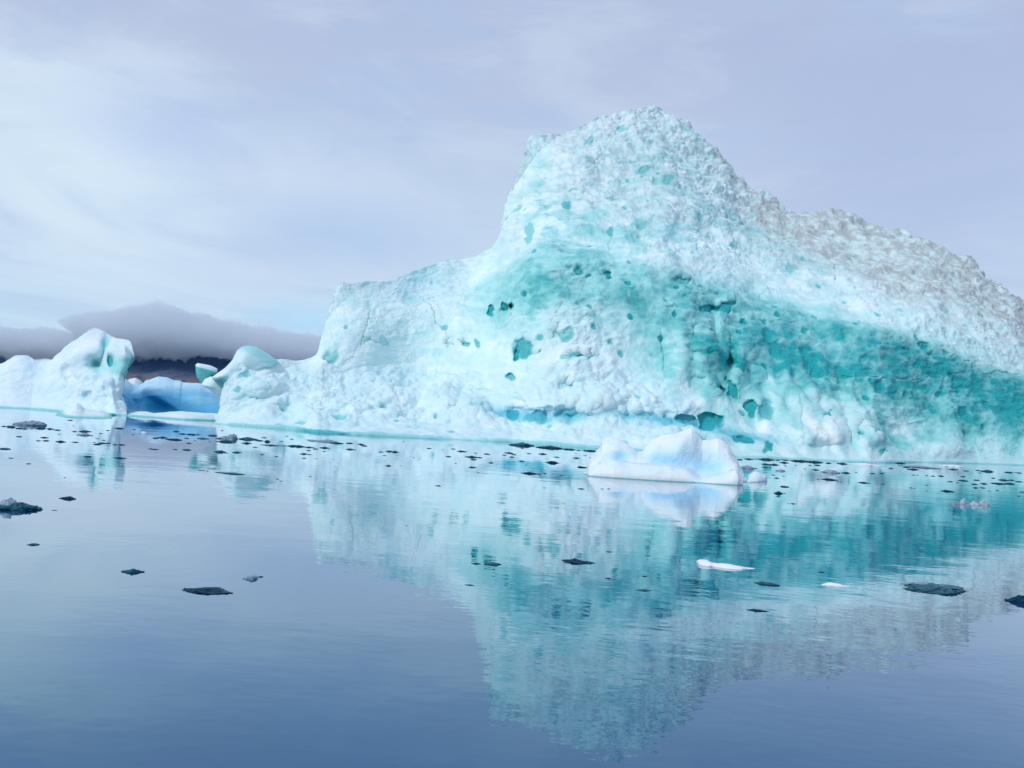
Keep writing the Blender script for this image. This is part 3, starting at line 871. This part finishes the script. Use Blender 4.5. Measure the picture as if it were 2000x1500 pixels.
# ------------------------------------------------------------------ blue iceberg in the gap, its low ledge, white block behind
BLUE_TOP = [(200, 790), (215, 760), (228, 735), (240, 728), (245, 740), (255, 748), (270, 753), (280, 748), (285, 742), (300, 738), (310, 736),
            (325, 738), (340, 745), (352, 745), (356, 749), (375, 749), (392, 750), (405, 756), (430, 765), (450, 770), (480, 790), (500, 815)]
o = column_mass("iceberg", ICE_BLUE, BLUE_TOP, [(198, 801), (350, 811), (505, 822)], lambda x: 82 + 0 * x,
                lambda X, Y, t: np.interp(t, [0, .1, .5, .8, 1], [0, .12, .30, .6, 1]), 8, 420, 130, 201, 499, back_rows=20, under=1.0,
                depth_fx=lambda X, Y, t: 1.6 * blob(X, Y, 330, 800, 60, 18, 10) + 1.5 * blob(X, Y, 255, 775, 10, 30, -20) - 1.2 * blob(X, Y, 300, 770, 60, 8, 30),
                disp=lambda V, X, Y, T: (.35 * fbm(V, 4, 4, 71) + .10 * fbm(V, 1, 3, 72),
                                         {'blue': np.clip(ss(Y + 5 * fbm(V, 3, 3, 73), 745, 775) * .95 - .35 * blob(X, Y, 400, 775, 50, 30) * (1 + fbm(V, 2.5, 3, 74)), 0, 1),
                                          'clean': 0 * X}))
tag(o, "deep blue iceberg seen through the gap between the hooked iceberg and the huge one", "iceberg")
o = column_mass("ice_ledge", ICE_LEFT, [(238, 811), (242, 808), (255, 805), (275, 804), (285, 804), (300, 807), (320, 806), (345, 804), (380, 805),
                                        (410, 807), (435, 810), (450, 814)],
                [(237, 812), (300, 816), (360, 820), (420, 822), (452, 825)], lambda x: 62 + 0 * x,
                lambda X, Y, t: t ** 1.2, 3.5, 200, 40, 238.5, 449, back_rows=12, under=.5,
                disp=lambda V, X, Y, T: (.10 * fbm(V, 1.2, 4, 6), {'clean': .05 + .6 * (1 - ss(V[..., 2], .04, .16))}))
tag(o, "low white ice ledge lying on the water in front of the deep blue iceberg", "ice ledge")
o = column_mass("ice_block", ICE_LEFT, [(238, 772), (245, 745), (256, 740), (264, 738), (272, 742), (282, 750), (292, 775)],
                [(236, 797), (294, 799)], lambda x: 96 + 0 * x, lambda X, Y, t: t, 4, 100, 50, 239, 291, back_rows=12, under=.8,
                disp=lambda V, X, Y, T: (.25 * fbm(V, 2, 4, 8), {'grit_and_grey': .28 * ss(Y, 735, 745) * (1 - ss(Y, 752, 756))}))
tag(o, "small beige topped ice block behind the left end of the deep blue iceberg", "ice block")

# ------------------------------------------------------------------ small snowy floe in front
GR_TOP = [(1146, 923), (1149, 908), (1153, 898), (1163, 884), (1172, 874), (1176, 862), (1185, 855), (1196, 855), (1206, 858), (1215, 863), (1226, 868),
          (1236, 876), (1244, 884), (1256, 883), (1262, 876), (1272, 862), (1284, 855), (1300, 850), (1322, 848), (1338, 840), (1351, 835),
          (1357, 840), (1364, 852), (1372, 861), (1390, 860), (1402, 856), (1412, 862), (1422, 870), (1430, 884), (1440, 900),
          (1444, 912), (1450, 922), (1456, 932), (1460, 942)]
GR_FOOT = [(1145, 926), (1150, 930), (1200, 934), (1280, 939), (1360, 943), (1400, 946), (1440, 948), (1461, 947)]
LL = [(1146, 921), (1165, 907), (1200, 903), (1240, 906), (1280, 911), (1310, 911), (1345, 920), (1368, 938), (1380, 935), (1405, 930), (1425, 925), (1436, 917), (1450, 930), (1460, 942)]

lx = np.arange(1140, 1470)
ly = np.convolve(np.pad(interp(lx, LL), 9, mode='edge'), np.hanning(19) / np.hanning(19).sum(), 'valid')
ledge_line = list(zip(lx.tolist(), ly.tolist()))


def gr_prof(X, Y, t):
    yl = interp(X, ledge_line)
    s = Y - yl                                     # >0 below the ledge crest (front lip)
    lip = np.clip(1 - s / np.maximum(interp(X, GR_FOOT) - yl, 1), 0, 1)
    front = 0.20 * lip ** 2.2
    yt = interp(X, GR_TOP)
    up_ = np.clip((yl - Y) / np.maximum(yl - yt, 4), 0, 1)
    back = 0.20 + 0.48 * ss(up_, 0.0, 0.10) + 0.06 * up_ + 0.26 * up_ ** 3
    return np.where(s > 0, front, back)


def gr_disp(V, X, Y, T):
    n = fbm(V, 1.2, 4, 91); nf = fbm(V, .35, 3, 92)
    bl = .95 * blob(X, Y, 1213, 893, 18, 12) + .85 * blob(X, Y, 1300, 898, 46, 14, 6) + .8 * blob(X, Y, 1385, 912, 34, 20) + .35 * blob(X, Y, 1345, 880, 26, 24)  # blue shading of the hollows, painted into the colour
    yl = interp(X, ledge_line)
    bl = bl * (1 - ss(Y - yl, -2, 2)) * (1 - ss(T, 1.0, 1.1))
    return n * .08 + nf * .035 + .02 * fbm(V, .5, 3, 93, ridged=True), {'blue': np.clip(bl, 0, 1), 'clean': .6 * (1 - ss(V[..., 2], .01, .045))}


o = column_mass("ice_floe", ICE_SNOW, GR_TOP, GR_FOOT, lambda x: 33.5 + 0 * x, gr_prof, 2.6, 640, 260, 1146.5, 1459.5,
                depth_fx=lambda X, Y, t: .25 * blob(X, Y, 1385, 905, 30, 24) + .2 * blob(X, Y, 1213, 893, 18, 12) - .3 * blob(X, Y, 1330, 865, 18, 22, 20),
                disp=gr_disp, back_rows=30, under=.5)
tag(o, "small snowy white floe with pale blue hollows floating in front of the huge iceberg", "ice floe")
o = column_mass("ice_floe", ICE_SNOW, [(1458, 938), (1462, 928), (1468, 923), (1476, 921), (1484, 924), (1492, 929), (1500, 932), (1507, 936)],
                [(1457, 943), (1480, 942), (1508, 938)], lambda x: 34.0 + 0 * x, lambda X, Y, t: t ** 1.5, .8, 120, 50, 1458.3, 1506.5, back_rows=12, under=.3,
                disp=lambda V, X, Y, T: (.03 * fbm(V, .4, 4, 6), {'clean': .3 * (1 - ss(V[..., 2], .01, .04))}))
tag(o, "little white ice lump floating at the right end of the snowy floe", "ice floe")


# ------------------------------------------------------------------ brash ice fragments
def water_point(px, py):
    d = ray(px, py)
    k = -CAM_H / d[2]
    return d[0] * k, d[1] * k


def lump_mesh(name, seed, mat, high=0.22, rough=0.35, flatness=1.0, lobes=3, n=72, rings=30):
    """irregular raft of ice: unit width, sits with most of itself at the surface"""
    r_ = np.random.default_rng(seed)
    th = np.linspace(0, 2 * math.pi, n, endpoint=False)
    phi = np.linspace(-math.pi / 2, math.pi / 2, rings)
    TH, PH = np.meshgrid(th, phi)
    U = np.stack([np.cos(PH) * np.cos(TH), np.cos(PH) * np.sin(TH), np.sin(PH)], -1)
    flatU = U * np.array([1, 1, .25])
    r = 0.5 * (1 + rough * 1.1 * fbm(flatU + seed * 3.7, .9, 3, seed) + rough * .55 * fbm(U + seed, .28, 3, seed + 1, ridged=True)
               + rough * .25 * fbm(U + seed, .1, 2, seed + 8))
    V = U * r[..., None]
    V[..., 1] *= 0.40 + 0.25 * r_.random()
    # one or two separate humps with low saddles between them
    hx = r_.uniform(-.35, .35, 2); hs_ = r_.uniform(.18, .40, 2)
    hump = np.exp(-((V[..., 0] - hx[0]) / hs_[0]) ** 2) + .7 * np.exp(-((V[..., 0] - hx[1]) / hs_[1]) ** 2)
    top_ = high * (0.60 + 0.40 * hump + 0.8 * fbm(V * np.array([1, 1, .2]) + seed, .22, 4, seed + 4))
    V[..., 2] = np.where(V[..., 2] > 0, V[..., 2] * 2 * np.clip(top_, .2 * high, 9), V[..., 2] * .4)
    o = grid_mesh(name, V, mat, closed_u=True, flip=False)
    me = o.data
    bpy.data.objects.remove(o)
    return me


protos = {k: [lump_mesh("ice_fragment", 100 + i * 7 + j * 31, mt, hi, ro) for i in range(6)]
          for j, (k, mt, hi, ro) in enumerate((('d', B_DARK, .10, .7), ('n', B_NAVY, .09, .65), ('g', B_GREY, .16, .5),
                                               ('w', B_WHITE, .12, .35), ('p', B_PINK, .28, .45)))}
pr_i = 0


def fragment(x, y, w, kind='d', hs=1.0, ys=1.0, name="ice_fragment", label=None, cat="ice fragment", group=None, rot=None):
    global pr_i
    pr_i += 1
    me = protos[kind][pr_i % 6]
    ob = bpy.data.objects.new(name, me)
    COL.objects.link(ob)
    X, Y = water_point(x, y)
    W = w / FPX * Y * 1.05
    ob.location = (X, Y, 0)
    ob.scale = (W, W * ys, W * hs)
    ob.rotation_euler = (0, 0, ((pr_i * 37) % 50 - 25) * .012 + (0 if pr_i % 2 else math.pi) if rot is None else rot)
    tag(ob, label, cat, group)
    return ob


F_LEFT = [(8, 833, 8), (137, 821, 9), (37, 837, 12), (48, 838, 10), (62, 837, 5), (80, 837, 15), (98, 838, 11),
          (112, 840, 10), (37, 853, 9), (87, 855, 12), (75, 861, 8), (90, 861, 10), (119, 863, 14), (147, 864, 10), (178, 851, 7),
          (146, 843, 8), (116, 848, 5), (211, 841, 6), (197, 847, 6), (190, 857, 5), (202, 860, 6), (200, 866, 13), (211, 866, 9), (190, 868, 12),
          (225, 869, 8), (237, 869, 12), (21, 895, 7), (56, 906, 8), (171, 892, 12), (127, 933, 4), (262, 839, 6),
          (233, 837, 14), (90, 829, 4), (143, 832, 4), (260, 849, 5), (184, 864, 5)]
F_GAP = [(344, 843, 10), (356, 848, 12), (373, 849, 14), (387, 849, 8), (415, 851, 15), (304, 856, 10), (318, 855, 14), (340, 859, 24), (364, 856, 8),
         (397, 857, 18), (381, 861, 5), (410, 862, 4), (369, 866, 8), (342, 878, 8), (364, 879, 13), (303, 878, 10), (427, 857, 10),
         (443, 863, 28), (482, 866, 14), (507, 861, 12), (442, 885, 6), (463, 884, 15), (498, 874, 7), (512, 888, 7),
         (540, 892, 6), (555, 871, 8), (577, 872, 26), (604, 874, 16), (616, 877, 9), (603, 880, 7), (634, 875, 14), (644, 877, 4),
         (633, 882, 6), (594, 887, 13), (605, 888, 6), (594, 895, 7), (618, 896, 4), (658, 866, 20), (682, 866, 11), (684, 878, 14), (694, 879, 4),
         (606, 931, 5), (542, 936, 5), (549, 940, 5), (390, 919, 5), (397, 919, 5), (405, 920, 4), (651, 898, 3), (295, 877, 8), (516, 855, 8),
         (560, 852, 5), (570, 858, 6), (550, 862, 6), (434, 841, 5)]
F_MID = [(705, 868, 10), (711, 871, 10), (788, 863, 4), (744, 883, 9), (751, 890, 6), (761, 882, 12), (771, 883, 13), (783, 910, 4),
         (802, 892, 3), (838, 876, 8), (885, 877, 7), (876, 892, 9), (922, 893, 20), (936, 894, 10), (925, 898, 10), (929, 885, 6),
         (951, 887, 10), (959, 904, 9), (985, 889, 7), (994, 885, 13), (1003, 888, 8), (1000, 893, 10), (1033, 886, 7), (1019, 901, 10),
         (1060, 887, 12), (1087, 893, 9), (1093, 905, 3), (1028, 909, 4), (1055, 928, 5), (1064, 925, 6), (1096, 929, 7), (856, 949, 9),
         (1063, 953, 5), (1126, 895, 12), (1125, 885, 4), (1153, 894, 4), (1020, 870, 40), (1074, 875, 38), (1110, 878, 20),
         (1130, 880, 8), (1153, 881, 22), (890, 905, 4), (934, 923, 4), (808, 894, 4), (818, 898, 3), (865, 879, 4), (1143, 890, 5), (1176, 955, 5), (1189, 955, 6),
         (1135, 955, 10)]
F_RIGHT = [(1444, 898, 10), (1463, 897, 16), (1477, 897, 4), (1497, 898, 26), (1519, 899, 7), (1534, 899, 10), (1560, 901, 26), (1532, 904, 15),
           (1474, 915, 8), (1496, 907, 12), (1511, 908, 18), (1494, 913, 9), (1505, 913, 4), (1534, 910, 6), (1590, 903, 26),
           (1618, 905, 10), (1645, 906, 15), (1582, 909, 6), (1596, 909, 10), (1593, 918, 12), (1636, 941, 5), (1642, 941, 4),
           (1652, 924, 14), (1725, 946, 6), (1510, 928, 6), (1517, 934, 9), (1532, 964, 5), (1520, 970, 7),
           (1549, 984, 8), (1540, 984, 4), (1704, 925, 8), (1722, 925, 8), (1597, 936, 5), (1758, 905, 18), (1783, 917, 18),
           (1784, 928, 6), (1792, 928, 5), (1810, 929, 6), (1822, 930, 7), (1838, 930, 10), (1779, 953, 6), (1785, 954, 4), (1810, 948, 5),
           (1810, 959, 4), (1856, 941, 9), (1870, 943, 6), (1881, 931, 8), (1881, 939, 14), (1907, 938, 10), (1862, 917, 16), (1887, 920, 8),
           (1910, 919, 8), (1928, 921, 24), (1913, 924, 6), (1970, 923, 12), (1991, 924, 9), (1984, 923, 5), (1960, 938, 18), (1975, 938, 10),
           (1990, 941, 10), (1903, 946, 10), (1922, 945, 12), (1950, 945, 20), (1972, 945, 18), (1905, 953, 10), (1919, 953, 9), (1996, 961, 8),
           (1740, 915, 9), (1770, 913, 10), (1554, 909, 4), (1572, 916, 5), (1672, 923, 5), (1530, 930, 4), (1940, 934, 8), (1932, 959, 5), (1948, 958, 6), (1990, 969, 6)]
MARKS = [("the long grey slush floe", 57, 832), ("the hooked iceberg's foot", 160, 812), ("the tiny white ice lump", 281, 845),
         ("the domed grey green lump", 446, 857), ("the broad grey slush patch", 630, 862), ("the lone black oval", 758, 910),
         ("the humped black fragment", 903, 882), ("the dark trapezoid fragment", 1034, 925), ("the largest black oval", 1079, 904),
         ("the little white lump", 1482, 932), ("the big grey slush floe", 1622, 923), ("the black diamond fragment", 1520, 964),
         ("the left thin white floe", 1690, 908), ("the right thin white floe", 1858, 911), ("the black club fragment", 1852, 960)]
ORD = ["nearest", "second nearest", "third nearest", "fourth nearest", "fifth nearest", "sixth nearest", "seventh nearest",
       "eighth nearest", "ninth nearest", "tenth nearest", "eleventh nearest", "twelfth nearest"]
allf = [(x, y, w) for F in (F_LEFT, F_GAP, F_MID, F_RIGHT) for (x, y, w) in F if w >= 9]
slots = {}
for (x, y, w) in allf:
    mk = min(MARKS, key=lambda q: math.hypot(x - q[1], (y - q[2]) * 2))
    side = "left" if x < mk[1] else "right"
    slots.setdefault((mk, side), []).append((math.hypot(x - mk[1], y - mk[2]), x, y))
own = {}
for (mk, side), lst in slots.items():
    for k, (dd, x, y) in enumerate(sorted(lst)):
        if k < len(ORD):
            own[(x, y)] = "sizeable dark ice fragment, " + ORD[k] + " on the " + side + " of " + mk[0]
for pts, lab, grp in ((F_LEFT, "tiny dark ice fragment drifting before the hooked white iceberg", "ice fragments before the hooked iceberg"),
                      (F_GAP, "tiny dark ice fragment before the gap and the huge iceberg's left end", "ice fragments below the gap"),
                      (F_MID, "tiny dark ice fragment left of the snowy floe, before the huge iceberg", "ice fragments left of the snowy floe"),
                      (F_RIGHT, "tiny dark ice fragment right of the snowy floe, before the huge iceberg", "ice fragments right of the snowy floe")):
    for (x, y, w) in pts:
        fragment(x, y, w, 'd', hs=1.0 if w < 16 else .75, label=own.get((x, y), lab), group=grp)

# single pieces that can be told apart
for x, y, w, k, hs, ys, lab in (
        (57, 830, 48, 'g', .75, 1.6, "long grey slushy ice floe with a small tip, left before the hooked white iceberg"),
        (21, 834, 15, 'd', 1.2, 1, "chunky dark green ice fragment just left of the long grey slushy floe"),
        (166, 843, 18, 'd', 1, 1, "dark ice fragment just above a grey one, below the hooked iceberg's foot"),
        (162, 850, 20, 'g', .7, 1.5, "grey ice fragment just under a dark one, below the hooked iceberg's foot"),
        (10, 877, 18, 'd', .8, 1, "flat dark ice sliver cut by the left picture edge, below the grey slushy floe"),
        (234, 895, 20, 'd', .6, 1, "thin dark ice bar on the hooked iceberg's reflection"),
        (281, 845, 9, 'w', 1.5, 1, "tiny white ice lump floating on the deep blue reflection"),
        (446, 857, 30, 'g', 1.3, 1.6, "domed grey green ice lump before the left end of the huge iceberg"),
        (485, 858, 28, 'd', .9, 1, "long dark green ice bar touching the right of the domed grey green lump"),
        (522, 863, 8, 'd', 3.0, 1, "tiny upright dark ice point right of the long dark green bar"),
        (430, 883, 17, 'd', 1.2, 1, "dark teardrop ice fragment below the domed grey green lump"),
        (530, 870, 32, 'd', .3, .8, "very thin dark ice line left of a knobbly fragment, before the huge iceberg"),
        (450, 925, 46, 'd', .3, .6, "long thin greenish ice streak lying alone on the mauve cloud reflection"),
        (630, 862, 50, 'g', .25, 2.0, "broad flat grey slush patch below the turquoise undercut of the huge iceberg"),
        (758, 910, 9, 'n', 1.4, 1, "lone black oval ice fragment below the middle left of the huge iceberg"),
        (903, 882, 15, 'n', 1.0, 1, "wide black ice fragment with a small hump before the huge iceberg"),
        (922, 913, 13, 'n', 1.0, 1, "lone black ice sliver left of the big trapezoid dark fragment"),
        (1079, 904, 20, 'n', 1.2, 1.2, "largest black oval ice fragment left of the snowy floe"),
        (1034, 925, 27, 'n', .8, 1, "broad dark trapezoid ice fragment on the turquoise reflection"),
        (1137, 913, 15, 'n', 1.1, 1, "black ice fragment nearly touching the snowy floe's left end"),
        (1460, 915, 24, 'g', 1.0, 1.5, "blue grey ice slab behind the little white lump right of the snowy floe"),
        (1524, 920, 16, 'g', .9, 1, "small grey ice fragment right of the blue grey slab"),
        (1622, 923, 30, 'g', .9, 1.7, "large grey slushy ice floe close before the huge iceberg, right of centre"),
        (1620, 937, 27, 'n', .6, 1, "long dark knobbly ice bar just below the large grey slushy floe"),
        (1686, 943, 17, 'n', .8, 1, "dark pointed ice sliver right of the knobbly bar"),
        (1533, 951, 14, 'n', 1.1, 1, "black ice sliver above the diamond shaped fragment"),
        (1520, 964, 13, 'n', 2.2, 1, "black diamond shaped ice fragment right of the snowy floe"),
        (1852, 960, 19, 'n', 1.1, 1, "black club shaped ice fragment above the pinkish ice cluster at right"),
        (1866, 985, 14, 'g', 1.8, 1, "dark grey leftmost lump of the pinkish ice cluster at right"),
        (1881, 985, 13, 'p', 2.2, 1, "tallest peaked lump of the pinkish ice cluster at right"),
        (1905, 987, 17, 'p', 1.1, 1, "low pinkish lump between the peaked and the white lump of the cluster at right"),
        (1923, 987, 16, 'p', 2.0, 1, "whitish rightmost lump of the pinkish ice cluster at right"),
        (1892, 988, 10, 'g', 1.3, 1, "small grey low lump in the middle of the pinkish ice cluster at right"),
        (1690, 908, 66, 'w', .22, 1.2, "thin white floe lying against the huge iceberg's foot, the left of two"),
        (1858, 911, 44, 'w', .38, 1.2, "thin white floe lying against the huge iceberg's foot, the right of two"),
        (1800, 913, 60, 'g', .18, 1.4, "thin grey slush band between the two thin white floes"),
        (30, 994, 70, 'd', 1.1, .9, "dark jagged ice chunk with a pointed end at the left edge"),
        (2, 992, 54, 'g', 1.4, .9, "pale grey ice chunk cut by the left edge, behind the dark jagged one"),
        (132, 974, 24, 'n', 1.2, .8, "black ice fragment right of the jagged chunk at the left edge"),
        (107, 997, 10, 'n', .6, .7, "tiny dark ice sliver right below the black fragment, near the left edge"),
        (66, 1064, 17, 'd', 1.0, .8, "small dark ice sliver alone on pale water at the lower left"),
        (260, 1117, 31, 'd', 1.0, .8, "thin dark ice fragment with a knob, left of the large dark raft"),
        (402, 1154, 70, 'n', .55, 1.05, "large dark flat ice raft alone on the lower left water"),
        (489, 1130, 24, 'g', 1.2, 1.3, "pale grey ice fragment up right of the large dark raft"),
        (509, 1127, 8, 'n', 1.4, 1, "tiny black ice crumb beside the pale grey fragment"),
        (794, 1027, 5, 'n', 1, 1, "tiny lone black speck of ice in the middle water"),
        (1126, 1098, 48, 'n', .7, 1, "long black lumpy ice fragment below the snowy floe"),
        (930, 1101, 14, 'd', .8, 1, "faint green ice fragment, left one of a pair on the reflection"),
        (963, 1102, 24, 'd', .8, 1.2, "dark green ice fragment, right one of a pair on the reflection"),
        (1190, 1078, 10, 'n', .8, 1, "tiny dark ice speck above right of the long black lumpy fragment"),
        (1188, 1130, 9, 'n', 1.0, 1, "tiny black ice crumb just below the long black lumpy fragment"),
        (1200, 1131, 6, 'n', 1.0, 1, "smallest black ice crumb below the long black lumpy fragment"),
        (1259, 1126, 9, 'n', 1.0, 1, "small dark ice crumb left below the white finger shaped floe"),
        (1257, 1153, 22, 'd', .5, 1, "dull dark ice sliver well below left of the white finger shaped floe"),
        (917, 1143, 14, 'd', .6, 1, "thin dark ice sliver at the reflection's left edge"),
        (1497, 1141, 36, 'd', .6, 1.1, "dark crumbly ice fragment between the white finger floe and the short white floe"),
        (1604, 1118, 12, 'd', .8, 1, "small dark ice speck above the short white floe"),
        (1481, 1193, 30, 'n', .6, .8, "black flat ice fragment lowest in the picture, right of centre"),
        (1812, 1145, 78, 'g', .35, 1.1, "white snow patch on the far edge of the large blue grey slush raft"),
        (1828, 1150, 108, 'd', .40, 1.15, "large blue grey slush raft near the right edge"),
        (1992, 1174, 52, 'n', 1.4, .8, "black peaked ice chunk cut by the right edge"),
        (1632, 1144, 46, 'w', .55, .7, "short white curved ice floe left of the large slush raft")):
    fragment(x, y, w, k, hs, ys, label=lab)


def finger_floe():
    # long white finger: rounded head at the left, thin tail to the right
    spine = [(1361, 1099, 8), (1368, 1097.5, 15), (1380, 1098, 16), (1390, 1101, 11), (1402, 1103, 11), (1416, 1104, 13), (1430, 1106, 12), (1444, 1108, 9),
             (1456, 1109, 4), (1475, 1110, 2)]
    rows = []
    sp = np.array(spine, float)
    s = np.linspace(0, len(sp) - 1, 60)
    xs = np.interp(s, range(len(sp)), sp[:, 0]); ysx = np.interp(s, range(len(sp)), sp[:, 1]); rd = np.interp(s, range(len(sp)), sp[:, 2])
    rd[0] = .5; rd[-1] = .3; rd[1] *= .8
    for x, y, r in zip(xs, ysx, rd):
        X, Y = water_point(x, y + r * .25)
        k = r / FPX * Y
        th = np.linspace(0, 2 * math.pi, 24, endpoint=False)
        rows.append(np.stack([X + 0 * th, Y + np.cos(th) * k * 1.6, np.sin(th) * k * .48], -1))
    V = np.array(rows)
    N = V - V.mean(1, keepdims=True)
    V = V + N * (0.25 * fbm(V, .12, 3, 4))[..., None]
    o = grid_mesh("ice_floe", V, B_WHITE, closed_u=True, loc=tuple(V.reshape(-1, 3).mean(0)))
    tag(o, "white finger shaped floe with a rounded head on the turquoise reflection", "ice floe")


finger_floe()
